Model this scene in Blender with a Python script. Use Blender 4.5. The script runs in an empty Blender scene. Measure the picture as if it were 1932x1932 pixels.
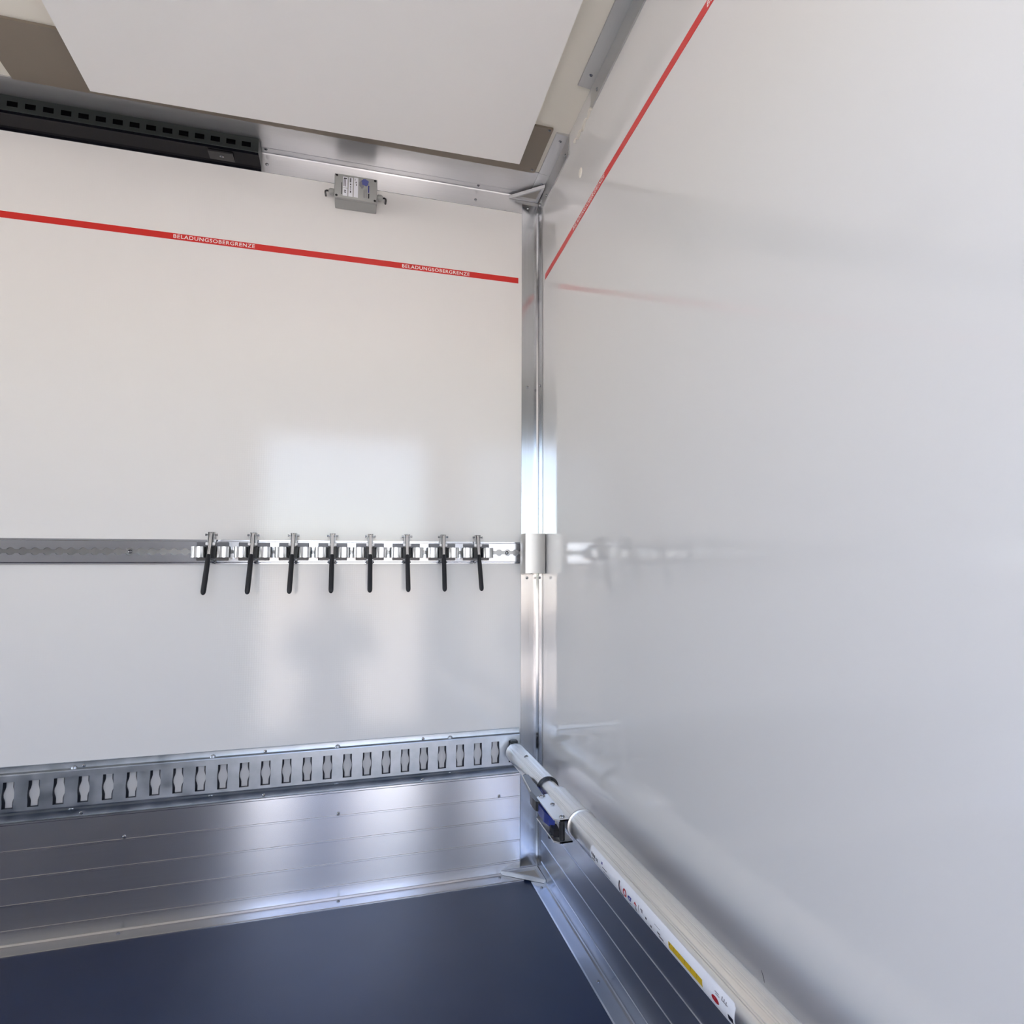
import bpy, bmesh, math, random
from mathutils import Vector, Matrix
random.seed(4)
D = bpy.data
sc = bpy.context.scene
COL = sc.collection
PI = math.pi

# ------------------------------------------------------------------ camera
PX, PY, F = 1167.83, 962.02, 1379.35
pitch, roll, yaw = 0.094698, -0.009568, 0.342989
fw = Vector((math.sin(yaw)*math.cos(pitch), math.cos(yaw)*math.cos(pitch), math.sin(pitch)))
r0 = Vector((math.cos(yaw), -math.sin(yaw), 0)); u0 = r0.cross(fw)
rt = math.cos(roll)*r0 + math.sin(roll)*u0
up = -math.sin(roll)*r0 + math.cos(roll)*u0
cd = D.cameras.new('camera'); cam = D.objects.new('camera', cd); COL.objects.link(cam)
cam.matrix_world = Matrix(((rt.x, up.x, -fw.x, -0.50499), (rt.y, up.y, -fw.y, -2.12723), (rt.z, up.z, -fw.z, 0.82399), (0, 0, 0, 1)))
cd.sensor_width = 36; cd.sensor_fit = 'HORIZONTAL'
cd.lens = F/1932*36; cd.shift_x = -(PX-966)/1932; cd.shift_y = (PY-966)/1932
cd.clip_start = 0.02; cd.clip_end = 300
sc.camera = cam

# ------------------------------------------------------------------ light and exposure
sc.view_settings.view_transform = 'Standard'; sc.view_settings.look = 'None'
sc.view_settings.gamma = 1; sc.view_settings.use_curve_mapping = False
sc.view_settings.exposure = 1.69
sc.cycles.use_denoising = True
sc.cycles.max_bounces = 14; sc.cycles.diffuse_bounces = 10; sc.cycles.glossy_bounces = 8
sc.cycles.caustics_reflective = True; sc.cycles.blur_glossy = 0.6
sc.cycles.sample_clamp_indirect = 6
w = D.worlds.new('sky'); sc.world = w; w.use_nodes = True
nt = w.node_tree; nt.nodes.clear()
sky = nt.nodes.new('ShaderNodeTexSky'); sky.sky_type = 'NISHITA'; sky.sun_disc = False
sky.sun_elevation = math.radians(42); sky.sun_rotation = math.radians(20); sky.air_density = 1.0; sky.dust_density = 1.0
bg = nt.nodes.new('ShaderNodeBackground'); bg.inputs[1].default_value = 0.34
wo = nt.nodes.new('ShaderNodeOutputWorld')
hs = nt.nodes.new('ShaderNodeHueSaturation'); hs.inputs['Saturation'].default_value = .82; hs.inputs['Hue'].default_value = .515
nt.links.new(sky.outputs[0], hs.inputs['Color']); nt.links.new(hs.outputs[0], bg.inputs[0]); nt.links.new(bg.outputs[0], wo.inputs[0])
sl = D.lights.new('sun', 'SUN'); sl.energy = 13.5; sl.angle = 0.01; sl.color = (1, .95, .88)
so = D.objects.new('sun', sl); COL.objects.link(so)
so.rotation_euler = Vector((-.35, -.55, -.8)).to_track_quat('-Z', 'Y').to_euler(); so.location = (4, 6, 8)

# ------------------------------------------------------------------ materials
def mat(name, base=(.8, .8, .8), rough=.5, metal=0, spec=.5, coat=0):
    m = D.materials.new(name); m.use_nodes = True
    b = m.node_tree.nodes['Principled BSDF']
    b.inputs['Base Color'].default_value = (*base, 1); b.inputs['Roughness'].default_value = rough
    b.inputs['Metallic'].default_value = metal; b.inputs['Specular IOR Level'].default_value = spec
    b.inputs['Coat Weight'].default_value = coat
    return m, m.node_tree, b
def noise(t, scale, detail=2, stretch=None, coord='Object'):
    tc = t.nodes.new('ShaderNodeTexCoord'); n = t.nodes.new('ShaderNodeTexNoise')
    n.inputs['Scale'].default_value = scale; n.inputs['Detail'].default_value = detail
    if stretch:
        mp = t.nodes.new('ShaderNodeMapping'); mp.inputs['Scale'].default_value = stretch
        t.links.new(tc.outputs[coord], mp.inputs[0]); t.links.new(mp.outputs[0], n.inputs['Vector'])
    else: t.links.new(tc.outputs[coord], n.inputs['Vector'])
    return n
def ramp(t, src, a, b, p0=.3, p1=.7):
    r = t.nodes.new('ShaderNodeValToRGB'); r.color_ramp.elements[0].position = p0; r.color_ramp.elements[1].position = p1
    r.color_ramp.elements[0].color = (*a, 1); r.color_ramp.elements[1].color = (*b, 1)
    t.links.new(src, r.inputs[0]); return r
def bump(t, b, src, strength, dist):
    bm_ = t.nodes.new('ShaderNodeBump'); bm_.inputs['Strength'].default_value = strength; bm_.inputs['Distance'].default_value = dist
    t.links.new(src, bm_.inputs['Height']); t.links.new(bm_.outputs[0], b.inputs['Normal']); return bm_
def varrough(t, b, src, lo, hi):
    mr = t.nodes.new('ShaderNodeMapRange'); mr.inputs[1].default_value = .3; mr.inputs[2].default_value = .7
    mr.inputs[3].default_value = lo; mr.inputs[4].default_value = hi
    t.links.new(src, mr.inputs[0]); t.links.new(mr.outputs[0], b.inputs['Roughness'])

def m_simple(*a, **k): return mat(*a, **k)[0]
def alu(name, base=(.78, .79, .81), lo=.25, hi=.38, stretch=(2, 60, 60), aniso=0, tangent=None, scale=6, metal=1):
    m, t, b = mat(name, base, .3, metal)
    n = noise(t, scale, 3, stretch)
    r = ramp(t, n.outputs['Fac'], tuple(c*.965 for c in base), base); t.links.new(r.outputs[0], b.inputs['Base Color'])
    varrough(t, b, n.outputs['Fac'], lo, hi)
    if aniso:
        b.inputs['Anisotropic'].default_value = aniso
        c = t.nodes.new('ShaderNodeCombineXYZ')
        for i in range(3): c.inputs[i].default_value = tangent[i]
        t.links.new(c.outputs[0], b.inputs['Tangent']); b.inputs['Anisotropic Rotation'].default_value = .25
    return m

M = {}
# back wall: glossy white laminate with a fine woven grain
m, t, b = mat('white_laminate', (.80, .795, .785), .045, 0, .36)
tc = t.nodes.new('ShaderNodeTexCoord')
w1 = t.nodes.new('ShaderNodeTexWave'); w1.bands_direction = 'X'; w1.inputs['Scale'].default_value = 55; w1.inputs['Distortion'].default_value = 1.2; w1.inputs['Detail Scale'].default_value = 20
w2 = t.nodes.new('ShaderNodeTexWave'); w2.bands_direction = 'Z'; w2.inputs['Scale'].default_value = 55; w2.inputs['Distortion'].default_value = 1.2; w2.inputs['Detail Scale'].default_value = 20
for q in (w1, w2): t.links.new(tc.outputs['Object'], q.inputs['Vector'])
ad = t.nodes.new('ShaderNodeMath'); t.links.new(w1.outputs['Fac'], ad.inputs[0]); t.links.new(w2.outputs['Fac'], ad.inputs[1])
bump(t, b, ad.outputs[0], .16, .00012)
M['wall_back'] = m
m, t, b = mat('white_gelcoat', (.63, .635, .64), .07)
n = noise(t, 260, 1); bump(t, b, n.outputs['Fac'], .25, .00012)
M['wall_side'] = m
m, t, b = mat('ceiling_laminate', (.88, .85, .76), .35)
M['ceiling'] = m
M['panel'] = m_simple('white_panel_board', (.92, .92, .91), .38)
M['plate'] = m_simple('shade_brown_plate', (.24, .205, .165), .5, .3)  # shade from the hanging board painted into the metal as brown
m, t, b = mat('dark_floor_coating', (.016, .024, .052), .36, 0, .35)
n = noise(t, 700, 2); bump(t, b, n.outputs['Fac'], .35, .0006)
n2 = noise(t, 5, 3); r = ramp(t, n2.outputs['Fac'], (.011, .022, .066), (.016, .029, .080)); t.links.new(r.outputs[0], b.inputs['Base Color'])
M['floor'] = m
M['kick'] = alu('brushed_aluminium_panel', (.65, .655, .68), .24, .26, (1, 50, 120), .92, (1, 0, 0))
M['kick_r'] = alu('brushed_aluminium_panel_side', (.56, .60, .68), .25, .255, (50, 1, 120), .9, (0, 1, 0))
M['post'] = alu('aluminium_corner_profile', (.52, .53, .55), .14, .18, (60, 60, 1), .6, (0, 0, 1))
M['prof'] = alu('aluminium_ceiling_profile', (.56, .565, .58), .22, .25, (1, 60, 60), .3, (1, 0, 0), metal=.65)
M['prof_r'] = alu('aluminium_side_profile', (.56, .57, .58), .34, .38, (60, 1, 60))
M['airline'] = alu('anodised_aluminium_rail', (.52, .53, .57), .20, .24, (1, 60, 60), .5, (1, 0, 0))
m, t, b = mat('galvanised_steel', (.62, .64, .66), .36, 1)
n = noise(t, 28, 4); r = ramp(t, n.outputs['Fac'], (.38, .42, .46), (.50, .53, .57)); t.links.new(r.outputs[0], b.inputs['Base Color'])
varrough(t, b, n.outputs['Fac'], .28, .44)
M['galv'] = m
M['galv_shade'] = m_simple('shade_dark_slot_edge', (.022, .024, .034), .4, .2)  # slot recess shade painted onto the folded steel as near-black
M['steel'] = m_simple('polished_steel', (.70, .70, .70), .30, 1)
M['steel_sat'] = m_simple('satin_steel', (.58, .58, .57), .30, 1)
M['clevis_grey'] = m_simple('grey_steel', (.30, .30, .30), .32, 1)
M['zinc'] = m_simple('zinc_plated_steel', (.34, .35, .37), .2, 1)
M['base_grey'] = m_simple('grey_painted_steel', (.13, .13, .14), .4, .5)
M['rubber'] = m_simple('black_rubber', (.008, .009, .013), .5)
M['black'] = m_simple('black_plastic', (.01, .01, .012), .35)
M['gloss_black'] = m_simple('gloss_black_rail', (.004, .004, .006), .22, 0, .2)
M['hood'] = m_simple('bare_sheet_metal', (.60, .585, .56), .34, .6)
M['blackmet'] = m_simple('black_anodised_rail', (.036, .042, .041), .38, .5, .4)
M['nylon'] = m_simple('white_nylon', (.85, .85, .85), .3)
M['red'] = m_simple('red_vinyl_tape', (.62, .018, .014), .32)
M['white_print'] = m_simple('white_print', (.9, .88, .86), .4)
M['boxgrey'] = m_simple('light_grey_polycarbonate', (.36, .37, .36), .42)
M['label'] = m_simple('white_label_paper', (.80, .82, .88), .35)
M['ink'] = m_simple('black_ink', (.012, .012, .02), .4)
M['ink_blue'] = m_simple('blue_ink', (.012, .02, .22), .4)
M['ink_lilac'] = m_simple('lilac_ink', (.10, .12, .34), .4)
M['ink_red'] = m_simple('red_ink', (.42, .012, .02), .4)
M['ink_grey'] = m_simple('grey_ink', (.22, .22, .25), .4)
M['ink_orange'] = m_simple('orange_ink', (.55, .2, .1), .4)
M['ink_yellow'] = m_simple('yellow_ink', (.62, .42, .01), .4)
M['tube'] = alu('extruded_aluminium_tube', (.86, .85, .83), .28, .31, (60, 1, 60), .6, (0, 1, 0))
M['blue'] = m_simple('blue_plastic', (.012, .03, .22), .35)
M['leversteel'] = m_simple('grey_lever_steel', (.22, .24, .27), .38, .6)
M['seal'] = m_simple('white_sealant', (.62, .60, .54), .5)
M['plug'] = m_simple('cream_plastic_plug', (.78, .75, .68), .4)
M['cast'] = m_simple('cast_aluminium', (.60, .61, .63), .45, .4)
M['cast_in'] = m_simple('grey_beige_corner_pocket', (.46, .44, .40), .55)
m, t, b = mat('concrete_yard', (.46, .40, .33), .9)
n = noise(t, .6, 4); r = ramp(t, n.outputs['Fac'], (.44, .40, .36), (.55, .50, .45)); t.links.new(r.outputs[0], b.inputs['Base Color'])
M['yard'] = m
M['cloth'] = m_simple('blue_cloth', (.16, .21, .34), .9)
M['skin'] = m_simple('skin', (.50, .32, .24), .6)

# ------------------------------------------------------------------ mesh helpers
class MB:
    def __init__(s): s.bm = bmesh.new()
    def poly(s, pts): return s.bm.faces.new([s.bm.verts.new(p) for p in pts])
    def box(s, x0, x1, y0, y1, z0, z1, bev=0):
        r = bmesh.ops.create_cube(s.bm, size=1)
        vs = r['verts']
        for v in vs: v.co = Vector(((x0+x1)/2+v.co.x*abs(x1-x0), (y0+y1)/2+v.co.y*abs(y1-y0), (z0+z1)/2+v.co.z*abs(z1-z0)))
        if bev:
            es = list({e for v in vs for e in v.link_edges})
            bmesh.ops.bevel(s.bm, geom=es, offset=bev, segments=2, affect='EDGES', profile=.5)
        return s
    def prism(s, pts, vec):
        """closed polygon (list of 3D points) extruded by vec"""
        vec = Vector(vec); a = [s.bm.verts.new(p) for p in pts]; b = [s.bm.verts.new(Vector(p)+vec) for p in pts]
        n = len(pts)
        s.bm.faces.new(a); s.bm.faces.new(b[::-1])
        for i in range(n): s.bm.faces.new((a[i], b[i], b[(i+1) % n], a[(i+1) % n]))
        return s
    def rings(s, rings, cap0=True, cap1=True, close=True):
        R = [[s.bm.verts.new(p) for p in r] for r in rings]; n = len(R[0])
        for a, b in zip(R, R[1:]):
            for i in range(n if close else n-1):
                s.bm.faces.new((a[i], a[(i+1) % n], b[(i+1) % n], b[i]))
        if cap0: s.bm.faces.new(R[0][::-1])
        if cap1: s.bm.faces.new(R[-1])
        return s
    def tube(s, path, rad, n=14, cap=True):
        path = [Vector(p) for p in path]; rr = []
        up_ = None
        for i, p in enumerate(path):
            d = (path[min(i+1, len(path)-1)]-path[max(i-1, 0)]).normalized()
            if up_ is None:
                up_ = Vector((0, 0, 1)) if abs(d.z) < .9 else Vector((1, 0, 0))
            a = d.cross(up_).normalized(); c = a.cross(d).normalized(); up_ = c
            r = rad[i] if isinstance(rad, (list, tuple)) else rad
            rr.append([p+r*(math.cos(2*PI*k/n)*a+math.sin(2*PI*k/n)*c) for k in range(n)])
        return s.rings(rr, cap, cap)
    def lathe(s, o, axis, prof, n=20):
        """prof: (distance along axis, radius)"""
        o = Vector(o); ax = Vector(axis).normalized()
        u = Vector((0, 0, 1)) if abs(ax.z) < .9 else Vector((1, 0, 0))
        a = ax.cross(u).normalized(); c = ax.cross(a)
        rr = [[o+ax*h+max(r, 1e-5)*(math.cos(2*PI*k/n)*a+math.sin(2*PI*k/n)*c) for k in range(n)] for h, r in prof]
        return s.rings(rr)
    def build(s, name, m, parent=None, smooth=None, loc=None):
        bmesh.ops.recalc_face_normals(s.bm, faces=s.bm.faces)
        me = D.meshes.new(name); s.bm.to_mesh(me); s.bm.free()
        me.materials.append(M[m] if isinstance(m, str) else m)
        if smooth is not None:
            me.polygons.foreach_set('use_smooth', [True]*len(me.polygons))
            me.set_sharp_from_angle(angle=math.radians(smooth))
        o = D.objects.new(name, me); COL.objects.link(o)
        if parent is not None:
            o.parent = parent
            if parent.location.length: o.matrix_parent_inverse = Matrix.Translation(-parent.location)
        if loc: o.location = loc
        return o
def tag(o, label=None, cat=None, group=None, kind=None):
    if label: o['label'] = label
    if cat: o['category'] = cat
    if group: o['group'] = group
    if kind: o['kind'] = kind
    return o
def empty(name, loc=(0, 0, 0)):
    o = D.objects.new(name, None); COL.objects.link(o); o.location = loc; o.empty_display_size = .05
    return o
SCREW = {}
def screw(parent, p, axis, r=.0042, h=.0026, name='screw', m='zinc'):
    mb = MB(); mb.lathe(p, axis, [(-.002, r*.8), (0, r), (h*.45, r*.95), (h*.85, r*.62), (h, r*.45), (h*.55, r*.38), (h*.5, 0)], 14)
    return mb.build(name, m, parent, 40)
def text_mesh(body, height, width=None, bold=.010):
    cu = D.curves.new('t', 'FONT'); cu.body = body; cu.size = 1; cu.resolution_u = 3; cu.offset = bold; cu.space_character = 1.12
    o = D.objects.new('t', cu); COL.objects.link(o)
    dg = bpy.context.evaluated_depsgraph_get(); me = D.meshes.new_from_object(o.evaluated_get(dg))
    D.objects.remove(o); D.curves.remove(cu)
    bm = bmesh.new(); bm.from_mesh(me); D.meshes.remove(me)
    xs = [v.co.x for v in bm.verts]; ys = [v.co.y for v in bm.verts]
    sy = height/(max(ys)-min(ys)); sx = sy if width is None else width/(max(xs)-min(xs))
    x0, y0 = min(xs), min(ys)
    for v in bm.verts: v.co = Vector(((v.co.x-x0)*sx, (v.co.y-y0)*sy, 0))
    return bm

# ------------------------------------------------------------------ the box body
H, HC, W_, L_ = 2.0, 2.006, 2.40, 4.2
tag(MB().box(-L_, .06, 0, .06, -.06, 2.07).build('wall_back', 'wall_back'), 'glossy white side wall carrying the red tape and the rails', 'wall', kind='structure')
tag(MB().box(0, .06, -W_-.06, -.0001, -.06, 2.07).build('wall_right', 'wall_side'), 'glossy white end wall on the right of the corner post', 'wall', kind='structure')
tag(MB().box(-L_-.06, -L_, -1.0, -.0001, -.06, 2.07).box(-L_-.06, -L_, -2.35, -1.0, 1.95, 2.07).box(-L_-.06, -L_, -W_-.06, -2.35, -.06, 2.07).build('wall_left', 'wall_side'), 'white far end wall with an added opening for daylight, out of view on the left', 'wall', kind='structure')  # open leaf added at the far end to bring in more daylight
f = MB()   # wall with the side door opening behind the camera
DX0, DX1, DZ = -1.018, -.143, 1.67
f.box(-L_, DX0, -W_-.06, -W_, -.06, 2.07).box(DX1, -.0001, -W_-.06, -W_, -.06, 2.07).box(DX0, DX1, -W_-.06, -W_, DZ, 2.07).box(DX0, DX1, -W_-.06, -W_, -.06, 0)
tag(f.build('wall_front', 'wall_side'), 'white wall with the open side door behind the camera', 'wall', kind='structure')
tag(MB().box(-L_, -.0001, -W_, -.0001, -.06, 0).build('floor', 'floor'), 'dark blue grey anti-slip load floor', 'floor', kind='structure')
tag(MB().box(-L_, -.0001, -W_, -.0001, HC, 2.066).build('ceiling', 'ceiling'), 'off-white roof lining above the hanging white board', 'ceiling', kind='structure')
g = MB(); g.poly([(-60, 30, -.75), (40, 30, -.75), (40, -60, -.75), (-60, -60, -.75)])
tag(g.build('ground', 'yard'), 'pale concrete yard outside the door', 'ground', kind='structure')
tag(MB().box(-70, 50, -30, -28, -.75, 2.2).build('wall_horizon_cover', 'yard'), 'unseen pale wall added across the yard to cover the bright horizon', 'wall', kind='structure')  # added out of view to keep the bright horizon out of reflections

# ------------------------------------------------------------------ aluminium kick plates
KT = .2765
def kick(name, axis, a0, a1, m, ribs, fl_w, label, scr):
    """extruded kick plate; axis 'x' = on the back wall, 'y' = on the right wall"""
    pr = [(0, .001), (.0045, .001)]
    for z in ribs: pr += [(.0045, z-.0030), (.0032, z-.0026), (.0032, z-.0004), (.0062, z), (.0062, z+.0016), (.0045, z+.0024)]
    pr += [(.0045, KT-.006), (.007, KT-.004), (.007, KT), (0, KT)]
    if axis == 'x': pts = [(a0, -d, z) for d, z in pr]; vec = (a1-a0, 0, 0)
    else: pts = [(-d, a0, z) for d, z in pr]; vec = (0, a1-a0, 0)
    o = MB().prism(pts, vec).build(name, m)
    tag(o, label, 'kick plate', kind='structure')
    fp = [(.0046, .0002), (fl_w, .0002), (fl_w, .0030), (fl_w-.003, .0042), (.010, .0042), (.0075, .008), (.0046, .009)]
    if axis == 'x': pts = [(a0, -d, z) for d, z in fp]
    else: pts = [(-d, a0, z) for d, z in fp]
    MB().prism(pts, vec).build('floor_flange', m, o)
    for s in scr: screw(o, *s)
    return o
ribs = (.036, .092, .151, .212)
kick('baseboard_back', 'x', -L_+.001, -.0545, 'kick', ribs, .0598, 'ribbed aluminium kick plate below the slotted rail',
     [((x, -.0048, .2185), (0, -1, 0)) for x in (-.1146, -.5387, -1.0202)] + [((x, -.024, .0044), (0, 0, 1)) for x in (-.115, -.5328, -1.0173)])
kick('baseboard_right', 'y', -W_+.001, -.054, 'kick_r', (.041, .099, .159, .218), .0394, 'ribbed aluminium kick plate under the load bar',
     [((-.022, y, .0044), (0, 0, 1)) for y in (-.13, -.62, -1.1)])

# ------------------------------------------------------------------ corner post and ceiling profiles
o = MB().prism([(-.001, -.0008, .012), (-.0535, -.0008, .012), (-.0535, -.0042, .012), (-.0085, -.0042, .012), (-.0042, -.0085, .012), (-.0042, -.053, .012), (-.0008, -.053, .012)], (0, 0, 1.964)).build('trim_1', 'post')
tag(o, 'vertical aluminium corner post between the two white walls', 'corner post', kind='structure')
for z in (1.9684, 1.4046, .8329):
    screw(o, (-.036, -.0042, z-.002), (0, -1, 0)); screw(o, (-.0042, -.034, z-.002), (-1, 0, 0))
o = MB().prism([(-L_+.001, y, z) for y, z in [(-.0005, 1.9475), (-.003, 1.9475), (-.0032, 1.9985), (-.0052, 2.0018), (-.030, 2.0024), (-.0305, 2.0030), (-.145, 2.0032), (-.145, 2.0058), (-.0005, 2.0058)]], (L_-.004, 0, 0)).build('trim_2', 'prof')
tag(o, 'long aluminium angle profile between the tape wall and the ceiling', 'ceiling profile', kind='structure')
for x, z in ((-.7656, 1.970), (-.1958, 1.9665)): screw(o, (x, -.0032, z), (0, -1, 0))
for x in (-.7672, -.1914): screw(o, (x, -.0245, 2.0016), (0, 0, -1))
def side_prof(name, y0, y1, label, scr):
    o = MB().prism([(x, y0, z) for x, z in [(-.0004, 1.948), (-.003, 1.948), (-.003, 1.9985), (-.0348, 2.0015), (-.0348, 2.0056), (-.0004, 2.0056)]], (0, y1-y0, 0)).build(name, 'prof_r')
    tag(o, label, 'ceiling profile', kind='structure')
    for p, a in scr: screw(o, p, a, .0048)
side_prof('trim_3', -.1465, -.3480, 'short aluminium angle piece at the top of the corner', [((-.0171, -.3186, 2.0000), (0, 0, -1)), ((-.003, -.3204, 1.9617), (-1, 0, 0))])
bpy.data.objects['trim_3'].data  # noqa
side_prof('trim_4', -.5470, -W_+.001, 'long aluminium angle strip along the right wall top', [((-.0166, -.5936, 2.0000), (0, 0, -1)), ((-.003, -.5979, 1.9654), (-1, 0, 0))])
o = MB().prism([(x, -.0045, z) for x, z in [(-.0033, 1.949), (-.0033, 1.9985), (-.0348, 2.0010), (-.0348, 2.0030), (-.0006, 2.0030), (-.0006, 1.949)]], (0, -.1415, 0)).build('trim_5', 'prof_r')
tag(o, 'aluminium angle end butting the corner gusset above the post', 'ceiling profile', kind='structure')
screw(o, (-.0159, -.0951, 1.9995), (0, 0, -1), .0048); screw(o, (-.0033, -.1095, 1.9589), (-1, 0, 0), .0048)

def gusset(name, z, sgn, a, b, label):
    """open triangular corner piece: rim and pocket"""
    t_ = .0045
    A, B, Cc = Vector((-.0055, -.0055, 0)), Vector((-a, -.0055, 0)), Vector((-.0055, -b, 0))
    G = (A+B+Cc)/3
    outer = [A, B, Cc]; inner = [G+(p-G)*.74 for p in outer]
    mb = MB(); z0 = Vector((0, 0, z)); dz = Vector((0, 0, sgn*.010))
    for i in range(3):
        j = (i+1) % 3
        mb.prism([outer[i]+z0, outer[j]+z0, inner[j]+z0, inner[i]+z0], dz)
    o = mb.build(name, 'cast')
    MB().prism([p+z0+Vector((0, 0, sgn*.001)) for p in inner], (0, 0, sgn*.002)).build('pocket', 'cast_in', o)
    return tag(o, label, 'corner gusset')
gusset('corner_gusset', 1.9975, -1, .094, .100, 'triangular corner gusset above the top of the post')
gusset('corner_gusset', .0050, 1, .109, .109, 'triangular corner gusset on the floor at the foot of the post')

# ------------------------------------------------------------------ ceiling plate and white board
o = MB().box(-1.29, -.0475, -.363, -.1455, 1.9995, 2.0055).build('ceiling_plate', 'plate')
tag(o, 'dull metal plate, brown with painted-in shade, on the ceiling behind the hanging white board', 'plate')
for x, y in ((-.0584, -.1615), (-.0562, -.3572)): screw(o, (x, y, 1.9995), (0, 0, -1), .004, .0022)
e = MB().prism([(-1.1188, -.2035, 1.970), (-.1089, -.2262, 1.970), (-.1095, -1.75, 1.970), (-1.110, -1.75, 1.970)], (0, 0, .006))
o = e.build('ceiling_board', 'panel')
tag(o, 'large flat white board hanging just under the ceiling', 'board')
MB().box(-1.02, -.99, -.34, -.31, 1.9760, 1.9995).build('spacer', 'plate', o)
MB().box(-.24, -.21, -.34, -.31, 1.9760, 1.9995).build('spacer', 'plate', o)
MB().box(-1.02, -.99, -1.64, -1.60, 1.9760, 2.006).build('spacer', 'plate', o)
MB().box(-.24, -.21, -1.64, -1.60, 1.9760, 2.006).build('spacer', 'plate', o)

# ------------------------------------------------------------------ red load-limit tapes with lettering
def tape_text(parent, origin, xdir, zdir, ndir, width, height):
    bm = text_mesh('BELADUNGSOBERGRENZE', height, width)
    xd, zd, nd, o_ = map(Vector, (xdir, zdir, ndir, origin))
    for v in bm.verts: v.co = o_+xd*v.co.x+zd*v.co.y+nd*.0004
    me = D.meshes.new('lettering'); bm.to_mesh(me); bm.free(); me.materials.append(M['white_print'])
    ob = D.objects.new('lettering', me); COL.objects.link(ob); ob.parent = parent
    ob['label'] = 'white capital lettering on the red tape'
    return ob
o = MB().box(-1.95, -.0639, -.0005, -.00002, 1.7240, 1.7412).build('warning_tape', 'red')
tag(o, 'red load-limit tape along the back wall above the clamps', 'tape')
tape_text(o, (-.981, -.0005, 1.7282), (1, 0, -.0008), (0, 0, 1), (0, -1, 0), .193, .0102)
tape_text(o, (-.4042, -.0005, 1.7275), (1, 0, -.0020), (0, 0, 1), (0, -1, 0), .193, .0102)
tape_text(o, (-1.558, -.0005, 1.7282), (1, 0, -.0008), (0, 0, 1), (0, -1, 0), .193, .0102)
tp = [(-.082, 1.7202), (-.30, 1.7238), (-.627, 1.7316), (-1.0, 1.7335), (-1.4, 1.7345), (-2.2, 1.735)]
mb = MB(); mb.rings([[(0, y, z-.0088), (-.0005, y, z-.0088), (-.0005, y, z+.0088), (0, y, z+.0088)] for y, z in tp])
for v in mb.bm.verts: v.co.x -= .00002
o = mb.build('warning_tape', 'red')
tag(o, 'red load-limit tape rising along the right wall', 'tape')
tape_text(o, (-.0005, -.384, 1.7212), (0, -1, .026), (0, 0, 1), (-1, 0, 0), .255, .0102)
tape_text(o, (-.0005, -1.156, 1.7293), (0, -1, .003), (0, 0, 1), (-1, 0, 0), .255, .0102)

# ------------------------------------------------------------------ slotted steel anchor rail on the back wall
ZC = .3405; P = .04896; X0 = -.0783; XR = -.0575
ZB, ZT = .2775, .4035
def slot_outline(hw, bulge, hh, n=10):
    """closed outline of a slot, counter clockwise seen from inside the room, list of (dx,dz)"""
    r_ = []
    zs = [-hh+2*hh*i/n for i in range(n+1)]
    wv = lambda z: hw+bulge*max(0, 1-(abs(z)/(hh*.46))**2)**.8
    R_ = [(wv(z), z) for z in zs]; L = [(-wv(z), z) for z in zs[::-1]]
    return R_+L
NS = 36
o = None
mb = MB(); lip = MB()
yf, zf0, zf1 = -.0125, .303, .3845
n_out = slot_outline(.0108, .0012, .0300)
n_in = slot_outline(.0068, .0042, .0292)
XS = [X0-k*P for k in range(NS)]
XL = XS[-1]-P/2
for k, xc in enumerate(XS):
    cx0, cx1 = xc-P/2, (XR if k == 0 else xc+P/2)
    out = [(xc+dx, yf, ZC+dz) for dx, dz in n_out]
    n = len(out); h = n//2
    # matched points on the cell border
    bord = [(cx1, yf, zf0+(zf1-zf0)*i/(h-1)) for i in range(h)] + [(cx0, yf, zf1-(zf1-zf0)*i/(h-1)) for i in range(h)]
    a = [mb.bm.verts.new(p) for p in out]; b = [mb.bm.verts.new(p) for p in bord]
    for i in range(n): mb.bm.faces.new((a[i], b[i], b[(i+1) % n], a[(i+1) % n]))
    inn = [(xc+dx, yf+.0070, ZC+dz) for dx, dz in n_in]
    a2 = [lip.bm.verts.new(p) for p in out]; c2 = [lip.bm.verts.new(p) for p in inn]
    d2 = [lip.bm.verts.new((p[0], p[1]+.0008, p[2])) for p in inn]
    for i in range(n):
        j = (i+1) % n
        lip.bm.faces.new((a2[i], a2[j], c2[j], c2[i])); lip.bm.faces.new((c2[i], c2[j], d2[j], d2[i]))
# profile above and below the slotted face
for pr in ([(yf, zf1), (-.0118, zf1+.0022), (-.0040, zf1+.0050), (-.0036, zf1+.0062), (-.0036, .4020), (-.0048, .4028), (-.0048, ZT), (-.0004, ZT)],
           [(yf, zf0), (-.0118, zf0-.003), (-.0042, zf0-.0095), (-.0036, zf0-.0105), (-.0036, .2790), (-.0072, .2782), (-.0072, ZB), (-.0004, ZB)]):
    R = [[mb.bm.verts.new((x, y, z)) for y, z in pr] for x in (XL, XR)]
    for i in range(len(pr)-1): mb.bm.faces.new((R[0][i], R[1][i], R[1][i+1], R[0][i+1]))
for x in [-.252-.2925*k for k in range(6)]:
    for z, ry in ((.3885, .0032), (.2965, .0024)):
        mb.lathe((x, -.0045, z), (0, -1, 0), [(0, .007), (.003, .0062), (.0048, .004), (.0052, 0)], 14)
o = mb.build('slotted_anchor_rail', 'galv', None, 35)
tag(o, 'long galvanised anchor rail with a row of slots on the back wall', 'anchor rail')
lp = lip.build('slot_lips', 'galv_shade', o); lp['label'] = 'folded edges of the slots with recess shade painted dark'
for k in range(5):
    x = -.325-.393*k
    screw(o, (x, -.0036, .3925), (0, -1, 0)); screw(o, (x, -.0040, .2838), (0, -1, 0))

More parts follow.
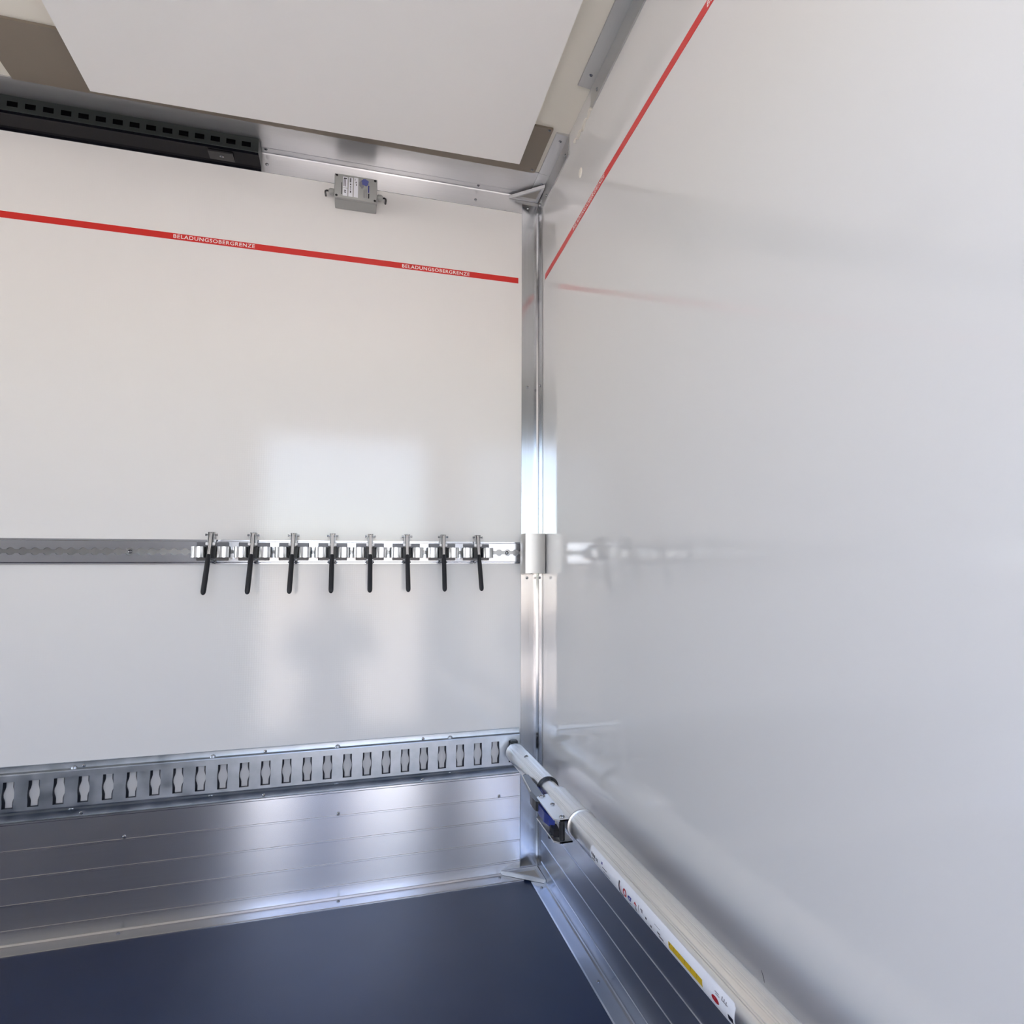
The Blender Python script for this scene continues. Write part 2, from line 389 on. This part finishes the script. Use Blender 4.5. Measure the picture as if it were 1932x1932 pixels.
# ------------------------------------------------------------------ aluminium lashing rail with keyhole slot
ZR = .9042; HR = .0312
def keyw(x):
    d = ((x+1.2815) % .0242); d = min(d, .0242-d)
    c = .0092
    return max(.0044, math.sqrt(max(0, c*c-d*d)))
xs = []; x = -1.90
while x < -.0575: xs.append(x); x += .0011
xs.append(-.0577)
mb = MB()
for s in (1, -1):
    rings_ = []
    for x in xs:
        wv = keyw(x)
        pr = [(-.0005, HR), (-.0050, HR), (-.0050, HR-.0035), (-.0062, HR-.0040), (-.0108, HR-.0052), (-.0108, wv), (-.0030, wv)]
        rings_.append([(x, y, ZR+s*z) for y, z in pr])
    mb.rings(rings_, True, True, False)
o = mb.build('lashing_rail', 'airline', None, 30)
tag(o, 'flat aluminium lashing rail with keyhole slot behind the row of clamps', 'lashing rail')
gv = MB(); gv.poly([(xs[0], -.0030, ZR-.012), (xs[-1], -.0030, ZR-.012), (xs[-1], -.0030, ZR+.012), (xs[0], -.0030, ZR+.012)])
gv.build('groove', 'clevis_grey', o)  # groove floor darker than the rail, its shade put into the colour
for k in (10, 49): screw(o, (-1.2815+.0242*k+.0, -.0030, ZR), (0, -1, 0), .0052, .003)

# ------------------------------------------------------------------ the eight lever clamps
def band(x0, x1, y0, yb, z0, z1, th=.0022, n=16):
    """bent strip bulging towards the room"""
    cx, hw = (x0+x1)/2, (x1-x0)/2
    def arc(hw_, dep): return [(cx-hw_*math.copysign(abs(math.cos(PI*i/n))**.80, math.cos(PI*i/n)), y0-dep*math.sin(PI*i/n)**.32) for i in range(n+1)]
    a = arc(hw, y0-yb); b = arc(hw-th, y0-yb-th)
    pts = [(x, y, z0) for x, y in a]+[(x, y, z0) for x, y in b[::-1]]
    m_ = MB(); N = len(a)
    A = [m_.bm.verts.new((x, y, z0)) for x, y in a]; B = [m_.bm.verts.new((x, y, z0)) for x, y in b]
    A1 = [m_.bm.verts.new((x, y, z1)) for x, y in a]; B1 = [m_.bm.verts.new((x, y, z1)) for x, y in b]
    for i in range(N-1):
        m_.bm.faces.new((A[i], A[i+1], A1[i+1], A1[i])); m_.bm.faces.new((B[i+1], B[i], B1[i], B1[i+1]))
        m_.bm.faces.new((A[i+1], A[i], B[i], B[i+1])); m_.bm.faces.new((A1[i], A1[i+1], B1[i+1], B1[i]))
    for i in (0, N-1): m_.bm.faces.new((A[i], A1[i], B1[i], B[i]))
    return m_
def make_clamp():
    r = empty('lever_clamp')
    MB().box(-.0365, .0365, -.0165, -.0112, -.0225, .0245, .001).build('base_plate', 'base_grey', r)
    for s in (-1, 1):
        bd = (band(-.0445, -.0125, -.0165, -.056, -.0155, .0120) if s < 0 else band(.0125, .0445, -.0165, -.056, -.0155, .0120)).build('band', 'steel', r, 40)
    MB().box(-.0110, -.0094, -.038, -.0166, -.0165, .0135, .0006).box(.0094, .0110, -.038, -.0166, -.0165, .0135, .0006).box(-.0094, .0094, -.0185, -.0166, -.0165, .0135).build('bracket', 'black', r)
    for s in (-1, 1):
        MB().box(s*.0077-.0030, s*.0077+.0030, -.054, -.046, .0150, .0222, .0012).build('spacer', 'nylon', r, 40)
    # clevis: U-shaped channel standing above the base
    c = MB().box(-.0073, -.0055, -.048, -.0170, .0138, .0470, .0005).box(.0055, .0073, -.048, -.0170, .0138, .0470, .0005).box(-.0055, .0055, -.0300, -.0282, .0138, .0470)
    c.box(-.0073, .0073, -.048, -.0275, .0470, .0486, .0004)
    c.build('clevis', 'clevis_grey', r)
    p = MB(); p.tube([(-.0140, -.040, .0420), (.0140, -.040, .0420)], .0019, 12)
    p.lathe((-.0140, -.040, .0420), (1, 0, 0), [(0, .0012), (.0004, .0030), (.0022, .0030), (.0026, .0019)], 14)
    p.lathe((.0140, -.040, .0420), (-1, 0, 0), [(0, .0012), (.0004, .0030), (.0022, .0030), (.0026, .0019)], 14)
    p.build('pin', 'zinc', r, 40)
    # lever with black grip
    a, b_ = Vector((0, -.0495, .046)), Vector((0, -.0665, -.010)); d = (b_-a).normalized(); nrm = Vector((0, -d.z, d.y))
    lv = MB()
    for s in (-1, 1):
        q = [a+Vector((s*.0031, 0, 0))+nrm*.0035, a+Vector((s*.0015, 0, 0))+nrm*.0035, a+Vector((s*.0015, 0, 0))-nrm*.0035, a+Vector((s*.0031, 0, 0))-nrm*.0035]
        lv.prism(q, b_-a)
    lv.prism([a+Vector((-.0015, 0, 0))+nrm*.0035, a+Vector((.0015, 0, 0))+nrm*.0035, a+Vector((.0015, 0, 0))+nrm*.0015, a+Vector((-.0015, 0, 0))+nrm*.0015], b_-a)
    L = lv.build('lever', 'steel', r)
    g0, g1 = Vector((0, -.0665, -.0085)), Vector((0, -.1085, -.1085)); gd = (g1-g0).normalized()
    rr = []; prof = [(0, .0035), (.0015, .0050), (.004, .0056), (.03, .0059), (.07, .0061), (.0985, .0061), (.1030, .0055), (.1060, .0042), (.1078, .0022), (.1085, .0003)]
    MB().lathe(g0, gd, prof, 18).build('grip', 'rubber', L, 50)
    # wire hook under the base
    hk = MB()
    for s in (-1, 1):
        hk.tube([(s*.004, -.030, -.0235), (s*.008, -.036, -.0245), (s*.0105, -.040, -.0262), (s*.0105, -.041, -.0290), (s*.0075, -.040, -.0305), (s*.004, -.036, -.0295)], .0013, 8)
    hk.box(-.0085, .0085, -.034, -.0166, -.0225, -.0205)
    hk.build('hook', 'zinc', r, 40)
    return r
CLX = [-.8555, -.7598, -.6650, -.5695, -.4745, -.3793, -.2823, -.1865]
ROLL = [1.0, .6, .5, -.7, -.3, -.9, .5, -1.1]
ORD = ['lever clamp with black grip, farthest left of the row on the lashing rail',
       'lever clamp with black grip, second from the left end of the row',
       'lever clamp with black grip, third from the left end of the row',
       'lever clamp with black grip, fourth from the left, left of the row centre',
       'lever clamp with black grip, fifth from the left, right of the row centre',
       'lever clamp with black grip, third from the corner post',
       'lever clamp with black grip, second from the corner post',
       'lever clamp with black grip, nearest to the corner post']
proto = make_clamp()
def copy_tree(o, parent=None):
    c = o.copy(); COL.objects.link(c); c.parent = parent
    for ch in list(o.children): copy_tree(ch, c)
    return c
clamps = [proto]+[copy_tree(proto) for _ in range(7)]
for o, x, rl, lb in zip(clamps, CLX, ROLL, ORD):
    o.location = (x, 0, ZR)
    tag(o, lb, 'clamp', 'lever clamps on the lashing rail')
    for ch in o.children:
        if ch.name.startswith('lever'): ch.rotation_euler = (0, math.radians(rl), 0)

# ------------------------------------------------------------------ bent cover plate at the end of the lashing rail
pts = [(-.0605, -.0460), (-.0605, -.0900), (-.0590, -.0938), (-.0555, -.0955), (-.0075, -.0955), (-.0050, -.0930), (-.0042, -.0880), (-.0042, -.0540), (-.0004, -.0540),
       (-.0004, -.0565), (-.0022, -.0565), (-.0022, -.0890), (-.0040, -.0970), (-.0070, -.0985), (-.0560, -.0985), (-.0612, -.0965), (-.0640, -.0910), (-.0640, -.0460)]
o = MB().prism([(x, y, .8430) for x, y in pts], (0, 0, .1125)).build('cover_plate', 'hood', None, 40)
tag(o, 'bent bare-metal cover plate wrapped round the corner post beside the rail end', 'cover plate')

# ------------------------------------------------------------------ grey junction box
o = MB().box(-.5885, -.4785, -.058, -.0003, 1.8745, 1.9420, .003).build('junction_box', 'boxgrey', None, 40)
tag(o, 'grey electrical junction box on the wall above the red tape', 'junction box')
lid = MB().box(-.5890, -.4780, -.070, -.0586, 1.8740, 1.9425, .0025).build('lid', 'boxgrey', o, 40)
for x in (-.5835, -.4835):
    for z in (1.8795, 1.9370): screw(lid, (x, -.0700, z), (0, -1, 0), .0034, .0012, 'screw', 'black')
def face_quad(u0, u1, v0, v1, name, m, d=.0004):
    xa, xb = -.5885+.110*u0, -.5885+.110*u1; za, zb = 1.9420-.068*v0, 1.9420-.068*v1
    return MB().box(xa, xb, -.0700-d, -.0700, zb, za).build(name, m, lid)
for u0, u1, v0, v1 in [(.19, .30, .10, .56), (.19, .30, .58, .90), (.325, .425, .09, .90), (.45, .55, .07, .90)]:
    face_quad(u0, u1, v0, v1, 'label_strip', 'label')['label'] = 'white printed label strip'
for u0, u1, v0, v1 in [(.21, .225, .14, .5), (.245, .26, .2, .5), (.22, .28, .14, .19), (.22, .27, .66, .69), (.22, .27, .73, .76), (.155, .17, .36, .85),
                       (.36, .385, .12, .3), (.36, .385, .35, .42), (.36, .385, .47, .52), (.36, .385, .56, .6), (.36, .385, .65, .74), (.345, .35, .1, .3), (.47, .48, .12, .2), (.49, .51, .24, .3), (.5, .52, .34, .4),
                       (.685, .69, .55, .86), (.715, .72, .5, .86), (.745, .75, .5, .86), (.79, .82, .66, .86)]: face_quad(u0, u1, v0, v1, 'print_mark', 'ink', .0007)
def blob(cu, cv, ru, rv, seed, d, m):
    random.seed(seed); n = 18; pts = []
    for i in range(n):
        a = 2*PI*i/n; k = .8+.35*random.random(); u, v = cu+ru*k*math.cos(a), cv+rv*k*math.sin(a)
        pts.append((-.5885+.110*u, -.0700, 1.9420-.068*v))
    return MB().prism(pts, (0, -d, 0)).build('printed_emblem', m, lid)
blob(.715, .21, .085, .15, 3, .0006, 'ink_lilac'); face_quad(.79, .815, .32, .62, 'print_mark', 'ink_blue', .0007)
blob(.635, .30, .055, .17, 5, .0004, 'ink_grey')
for s, x, z in ((-1, -.5890, 1.905), (1, -.4780, 1.908)):
    gl = MB(); gl.lathe((x-s*.0004, -.036, z), (s, 0, 0), [(0, .0065), (.003, .0065), (.0032, .0085), (.012, .0085), (.0145, .0068), (.0165, .0055), (.0166, .003)], 12)
    gl.build('cable_gland', 'boxgrey', o, 40)
    c = MB(); x1 = x+s*.0155
    c.tube([(x1, -.036, z), (x1+s*.005, -.036, z+.0008), (x1+s*.0085, -.033, z+.0005), (x1+s*.0095, -.022, z+.002), (x1+s*.0092, -.008, z+.003), (x1+s*.009, -.0004, z+.003)], .0026, 10)
    c.build('cable', 'black', o, 40)

# ------------------------------------------------------------------ black slotted channel under the ceiling
mb = MB(); x0, x1 = -2.4, -.7785
yfr, zt, zr_ = -.075, 1.9985, 1.9600
pr = [(-.004, 1.9465), (-.010, 1.9505), (-.016, 1.9530), (-.058, 1.9580), (-.064, 1.9550), (-.070, 1.9555), (yfr, zr_)]
pr_up = [(yfr, zt), (-.004, zt)]
R = [[mb.bm.verts.new((x, y, z)) for y, z in pr] for x in (x0, x1)]
for i in range(len(pr)-1): mb.bm.faces.new((R[0][i], R[1][i], R[1][i+1], R[0][i+1]))
mb.box(x0, x1-.0015, -.0560, -.0034, 1.9605, 1.9980)
o = mb.build('ceiling_channel', 'gloss_black')
mb = MB()
R = [[mb.bm.verts.new((x, y, z)) for y, z in pr_up] for x in (x0, x1)]
for i in range(len(pr_up)-1): mb.bm.faces.new((R[0][i], R[1][i], R[1][i+1], R[0][i+1]))
# slotted front web
xx = x1; sp = .0362; sw = .0215; zs0, zs1 = 1.9715, 1.9850
first = -.8081
cells = [first-sp*k for k in range(42)]
edges = [x1]+[c for c in [first+sp/2]]
def web(a, b_, z0, z1): mb.poly([(a, yfr, z0), (b_, yfr, z0), (b_, yfr, z1), (a, yfr, z1)])
web(x0, x1, zr_, zs0); web(x0, x1, zs1, zt)
prev = x1
for c in cells:
    web(c+sw/2, prev, zs0, zs1); prev = c-sw/2
web(x0, prev, zs0, zs1)
mb.tube([(x0, yfr-.0002, zr_+.0008), (x1, yfr-.0002, zr_+.0008)], .0012, 8)
mb.build('slotted_web', 'blackmet', o)['label'] = 'dark grey slotted front web'
tag(o, 'black slotted channel along the top of the back wall', 'channel rail')
MB().prism([(x1-.0012, y, z) for y, z in [(-.004, 1.9470), (-.016, 1.9535), (-.058, 1.9585), (-.0748, zr_), (-.0748, zt), (-.004, zt)]], (.0010, 0, 0)).build('end_cap', 'blackmet', o)
MB().box(-.900, -.842, -.062, -.022, 1.9505, 1.9550).build('screw_plate', 'black', o)
screw(o, (-.8692, -.044, 1.9505), (0, 0, -1), .0055, .003)

# ------------------------------------------------------------------ sealant bead and plug on the right wall
pts = [(-.0005, -.552+.150*i/24, 1.9475+.004*math.sin(i*.9)+.003*math.sin(i*.37)) for i in range(25)]
o = MB().tube(pts, [.0015+.0036*abs(math.sin(i*.42+.4)) for i in range(25)], 10).build('sealant_bead', 'seal', None, 60)
tag(o, 'ragged white sealant bead between the two ceiling angles on the right wall', 'sealant')
o = MB().lathe((.0002, -.4505, 1.842), (-1, 0, 0), [(0, .0125), (.0012, .0125), (.0022, .010), (.0024, 0)], 24).build('hole_plug', 'plug', None, 40)
tag(o, 'small oval cream plug in the right wall near the ceiling', 'plug')
o = MB().prism([(-.00001, -1.2455, .318), (-.00001, -1.2500, .3125), (-.00001, -1.2530, .3060), (-.00001, -1.2515, .3080), (-.00001, -1.2485, .3135)], (-.0004, 0, 0)).build('scuff_mark', 'ink')
tag(o, 'tiny dark scuff on the right wall above the load bar', 'scuff')

# ------------------------------------------------------------------ load bar
AX, AZ = -.077, .3425
def bp(s, ang, r): return Vector((AX+r*math.cos(math.radians(ang)), -s, AZ+r*math.sin(math.radians(ang))))
bar = empty('load_bar', (AX, 0, AZ)); tag(bar, 'telescopic aluminium load bar plugged into the slotted rail along the right wall', 'load bar')
def ribbed(s0, s1, r, n=180, flat=0):
    mb = MB(); rings_ = []
    prof = []
    for k in range(n):
        a = 360*k/n
        dr = 0
        for c in (60, 66, 72, 78, 84, 90, 108, 114, 132, 138):
            if abs((a-c+180) % 360-180) < 1.1: dr = -.0006
        prof.append((a, r+dr))
    return mb.rings([[bp(s, a, rr) for a, rr in prof] for s in (s0, s1)])
# plug end with spigot that sits in the rail slot
pg = MB(); pg.lathe((AX, -.0185, AZ), (0, -1, 0), [(0, .012), (.002, .0165), (.012, .0215), (.022, .0225)], 24)
pg.box(AX-.0055, AX+.0055, -.0186, -.0068, AZ-.022, AZ+.022)
pg.build('plug_end', 'zinc', bar, 40)
MB().box(AX-.0095, AX+.0095, -.034, -.0145, AZ+.0225, AZ+.0300, .001).build('catch', 'blackmet', bar)
sv = ribbed(.040, .4150, .0256).build('outer_sleeve', 'tube', bar, 40)
screw(sv, tuple(bp(.205, 100, .0249)), tuple(bp(0, 100, 1)-bp(0, 100, 0)), .0058, .004)
cr = MB(); cr.lathe((AX, -.4150, AZ), (0, -1, 0), [(-.001, .0205), (0, .0258), (.004, .0258), (.0042, .0205)], 32); cr.build('collar', 'black', bar, 40)
MB().lathe((AX, -.405, AZ), (0, -1, 0), [(0, .0200), (.13, .0200)], 40).build('inner_tube', 'tube', bar, 40)
cl = ribbed(.512, .692, .0275).build('clamp_housing', 'tube', bar, 40)
# two flat cheeks of the housing with the trigger between them
def cheek(z0, dz): return [(AX-.018, -.508, z0), (-.1225, -.5185, z0), (-.1290, -.5260, z0), (-.1305, -.6780, z0), (-.1210, -.6910, z0), (AX-.018, -.6910, z0)]
up_ = MB().prism(cheek(.3530, 0), (0, 0, .0030)).build('cheek', 'tube', cl)
lo_ = MB().prism(cheek(.3110, 0), (0, 0, .0030)).build('cheek', 'tube', cl)
for x, y, r in ((-.1165, -.5235, .0075), (-.1095, -.5880, .0050), (-.1120, -.6730, .0060)): screw(up_, (x, y, .3560), (0, 0, 1), r, .0032)
rg = MB(); rg.lathe((AX, -.6895, AZ), (0, -1, 0), [(0, .0275), (.0005, .0300), (.006, .0300), (.0065, .0270)], 40); rg.build('end_ring', 'steel_sat', cl, 40)
MB().lathe((-.1140, -.6800, .3141), (0, 0, 1), [(0, .0058), (.0388, .0058)], 18).build('roller', 'black', cl, 40)
MB().lathe((-.1215, -.6200, .2990), (0, 0, 1), [(0, .002), (.001, .0055), (.004, .0062), (.0118, .0062)], 14).build('pivot_bolt', 'zinc', cl, 40)
tr = [(-.1240, -.522), (-.1300, -.540), (-.1330, -.565), (-.1325, -.590), (-.1335, -.612), (-.1300, -.640), (-.1200, -.648), (-.1120, -.600), (-.1120, -.530)]
MB().prism([(x, y, .3300) for x, y in tr], (0, 0, .0200)).build('trigger', 'blue', cl)
wv = [(-.1255, -.630), (-.1290, -.640), (-.1270, -.648), (-.1300, -.656), (-.1265, -.664), (-.1285, -.670), (-.1180, -.676), (-.1150, -.640)]
MB().prism([(x, y, .3180) for x, y in wv], (0, 0, .0150)).build('trigger_grip', 'black', cl)
MB().lathe((AX-.0275, -.418, AZ-.002), (0, -1, 0), [(0, .008), (.004, .0098), (.040, .0098), (.050, .006)], 18).build('spring_sleeve', 'blue', cl, 40)
lv = MB()
P0, P1 = Vector((-.1130, -.345, .3580)), Vector((-.1215, -.545, .3520))
lv.prism([P0+Vector((-.006, 0, 0)), P0+Vector((.006, 0, 0)), P1+Vector((.012, 0, 0)), P1+Vector((-.008, 0, 0))], (0, 0, -.0025))
lv.prism([P0+Vector((-.006, 0, -.012)), P0+Vector((-.006, 0, 0)), P1+Vector((-.008, 0, 0)), P1+Vector((-.008, 0, -.016))], (-.0016, 0, 0))
lever = lv.build('release_lever', 'leversteel', bar)
MB().tube([P0+Vector((-.0085, 0, -.001)), P1+Vector((-.0105, .02, -.001))], .0014, 8).build('lever_edge', 'steel', lever, 40)
MB().lathe(P0+Vector((0, .012, -.007)), (0, -1, 0), [(0, .003), (.002, .0065), (.018, .0070), (.022, .005)], 14).build('lever_tip', 'black', lever, 40)
cp = [(-.1280, -.462), (-.1350, -.490), (-.1370, -.520), (-.1360, -.548), (-.1290, -.556), (-.1270, -.520)]
MB().prism([(x, y, .3340) for x, y in cp], (0, 0, .0200)).build('lever_cap', 'black', lever)
# main tube with its printed label
tb = ribbed(.692, W_-.012, .0270).build('main_tube', 'tube', bar, 40)
def wrap(mb_, s0, s1, a0, a1, r, ns=2, na=12):
    V = [[mb_.bm.verts.new(bp(s0+(s1-s0)*i/ns, a0+(a1-a0)*j/na, r)) for j in range(na+1)] for i in range(ns+1)]
    for i in range(ns):
        for j in range(na): mb_.bm.faces.new((V[i][j], V[i+1][j], V[i+1][j+1], V[i][j+1]))
lb = MB(); wrap(lb, .840, 1.362, 151, 222, .0272, 2, 16); wrap(lb, .836, .840, 156, 222, .0272, 1, 14); wrap(lb, 1.362, 1.366, 156, 222, .0272, 1, 14)
lab = lb.build('label_strip', 'label', tb, 60); lab['label'] = 'white printed label wrapped on the bar'
def marks(rects, m, name='print_mark', r=.0274):
    for s0, s1, a0, a1 in rects:
        k = MB(); wrap(k, s0, s1, a0, a1, r, 1, 6); k.build(name, m, lab, 60)
marks([(.843, .848, 173, 183), (.850, .856, 174, 185), (.858, .864, 175, 187), (.869, .873, 177, 188), (.875, .879, 177, 189), (.845, .862, 191, 196), (.904, .927, 183, 186), (.904, .940, 197, 200),
       (1.10, 1.106, 183, 190), (1.118, 1.124, 190, 198), (1.145, 1.155, 185, 190), (1.150, 1.165, 192, 197), (1.350, 1.362, 186, 198)], 'ink')
marks([(.899, .905, 169, 177)], 'ink_blue'); marks([(1.184, 1.286, 176, 195)], 'ink_yellow')
marks([(1.184+.0172*k, 1.1848+.0172*k, 176, 188) for k in range(1, 6)]+[(1.187, 1.190, 179, 183)], 'ink', r=.0275)
marks([(1.335, 1.337, 163, 170), (1.340, 1.342, 164, 172), (1.345, 1.347, 165, 173), (1.335, 1.350, 170, 172), (1.318, 1.328, 167, 169), (1.320, 1.330, 171, 173), (1.085, 1.09, 174, 184), (1.135, 1.155, 173, 174.5)], 'ink_grey')
def disc(sc_, ac, rs, ra, m, r=.0274, n=20):
    k = MB(); k.bm.faces.new([k.bm.verts.new(bp(sc_+rs*math.cos(2*PI*i/n), ac+ra*math.sin(2*PI*i/n), r)) for i in range(n)])
    return k.build('print_mark', m, lab, 60)
disc(1.3196, 187, .0095, 8, 'ink_red')
def letter(ch, s0, a_top, a_bot, wdt, m):
    bm = text_mesh(ch, 1.0, wdt, .02)
    for k_ in range(1, 12):
        bmesh.ops.bisect_plane(bm, geom=bm.verts[:]+bm.edges[:]+bm.faces[:], plane_co=(0, k_/12, 0), plane_no=(0, 1, 0))
    for v in bm.verts: v.co = bp(s0+v.co.x, a_bot+(a_top-a_bot)*v.co.y, .0274)
    me = D.meshes.new('lettering'); bm.to_mesh(me); bm.free(); me.materials.append(M[m])
    ob = D.objects.new('lettering', me); COL.objects.link(ob); ob.parent = lab
    ob['label'] = 'coloured letter on the bar label'
letter('L', .986, 165, 208, .018, 'ink'); letter('o', 1.006, 171, 197, .016, 'ink_red')
letter('g', 1.026, 177, 208, .018, 'ink_blue'); letter('i', 1.058, 185, 203, .006, 'ink_grey')
k = MB(); k.poly([bp(1.054, 183, .0274), bp(1.068, 183, .0274), bp(1.059, 174, .0274)]); k.build('print_mark', 'ink_red', lab)
marks([(.991, .9918, 172, 196), (.997, .9978, 175, 198)], 'ink_orange', r=.0275)
marks([(1.073, 1.0755, 172, 194), (1.081, 1.085, 175, 179)], 'ink_grey')

# ------------------------------------------------------------------ the person with the camera, outside in the doorway
def skin_body(name, m, chains, root, parent=None, sub=1):
    me = D.meshes.new(name); vs, es, rad, seen = [], [], [], {}
    def vid(p, r):
        k_ = tuple(round(c, 4) for c in p)
        if k_ not in seen: seen[k_] = len(vs); vs.append(p); rad.append(r)
        return seen[k_]
    for ch in chains:
        ids = [vid(tuple(q[:3]), q[3]) for q in ch]
        es.extend(zip(ids, ids[1:]))
    me.from_pydata(vs, es, []); o = D.objects.new(name, me); COL.objects.link(o)
    md = o.modifiers.new('skin', 'SKIN'); md.use_smooth_shade = True
    for i, r in enumerate(rad):
        sv_ = me.skin_vertices[0].data[i]; sv_.radius = (r, r) if not isinstance(r, tuple) else r; sv_.use_root = (i == root)
    if sub: o.modifiers.new('sub', 'SUBSURF').levels = sub; o.modifiers['sub'].render_levels = sub
    me.materials.append(M[m]); o.parent = parent
    return o
px_, py_, g0_ = -.66, -2.78, -.75
def q(x, y, z, r): return (px_+x, py_+y, g0_+z, r)
ch = [[q(0, 0, .84, .14), q(0, -.01, 1.02, .13), q(0, 0, 1.18, .15), q(0, 0, 1.30, .13), q(0, .01, 1.39, .055), q(0, .03, 1.46, .08), q(0, .035, 1.55, .095), q(0, .03, 1.62, .07)]]
for sx in (-1, 1):
    ch.append([q(0, 0, .84, .14), q(sx*.10, 0, .76, .095), q(sx*.11, .01, .44, .062), q(sx*.115, -.02, .09, .042), q(sx*.12, .02, .04, .042), q(sx*.13, .15, .03, .034)])
    hx = .15-.06*(sx < 0)
    ch.append([q(0, 0, 1.30, .13), q(sx*.17, 0, 1.31, .062), q(sx*.23, .06, 1.10, .050), q(hx+sx*.05, .34, 1.34, .036), q(hx+sx*.045, .40, 1.38, .026), q(hx+sx*.035, .455, 1.42, .036)])
    for k_ in range(4):
        zz = 1.455-.022*k_; ln = (.9, 1, .95, .8)[k_]
        ch.append([q(hx+sx*.035, .455, 1.42, .036), q(hx+sx*.040, .480, zz, .010), q(hx+sx*.028, .480+.020*ln, zz+.004, .009), q(hx+sx*.006, .480+.030*ln, zz+.004, .008)])
    ch.append([q(hx+sx*.035, .455, 1.42, .036), q(hx+sx*.030, .450, 1.465, .011), q(hx+sx*.012, .468, 1.475, .010)])
pe = skin_body('person', 'skin', ch, 0)
tag(pe, 'person in blue clothes standing outside the open side door, arms raised', 'person')
cl_ = [[q(0, 0, .82, .150), q(0, -.01, 1.02, .142), q(0, 0, 1.18, .162), q(0, 0, 1.30, .142)]]
for sx in (-1, 1):
    hx = .15-.06*(sx < 0)
    cl_.append([q(0, 0, 1.30, .142), q(sx*.17, 0, 1.31, .074), q(sx*.23, .06, 1.10, .062), q(hx+sx*.06, .29, 1.30, .046)])
skin_body('jacket', 'cloth', cl_, 0, pe)
tr_ = [[q(0, 0, .86, .146)]+[q(0, 0, .80, .146)]]
for sx in (-1, 1): tr_.append([q(0, 0, .80, .146), q(sx*.10, 0, .72, .104), q(sx*.11, .01, .44, .074), q(sx*.115, -.02, .10, .056)])
skin_body('trousers', 'cloth', tr_, 1, pe)
hr = MB(); hr.lathe((px_, py_+.025, g0_+1.50), (0, -.05, 1), [(0, .100), (.05, .108), (.10, .100), (.14, .066), (.155, .01)], 20); hr.build('hair', 'rubber', pe, 60)
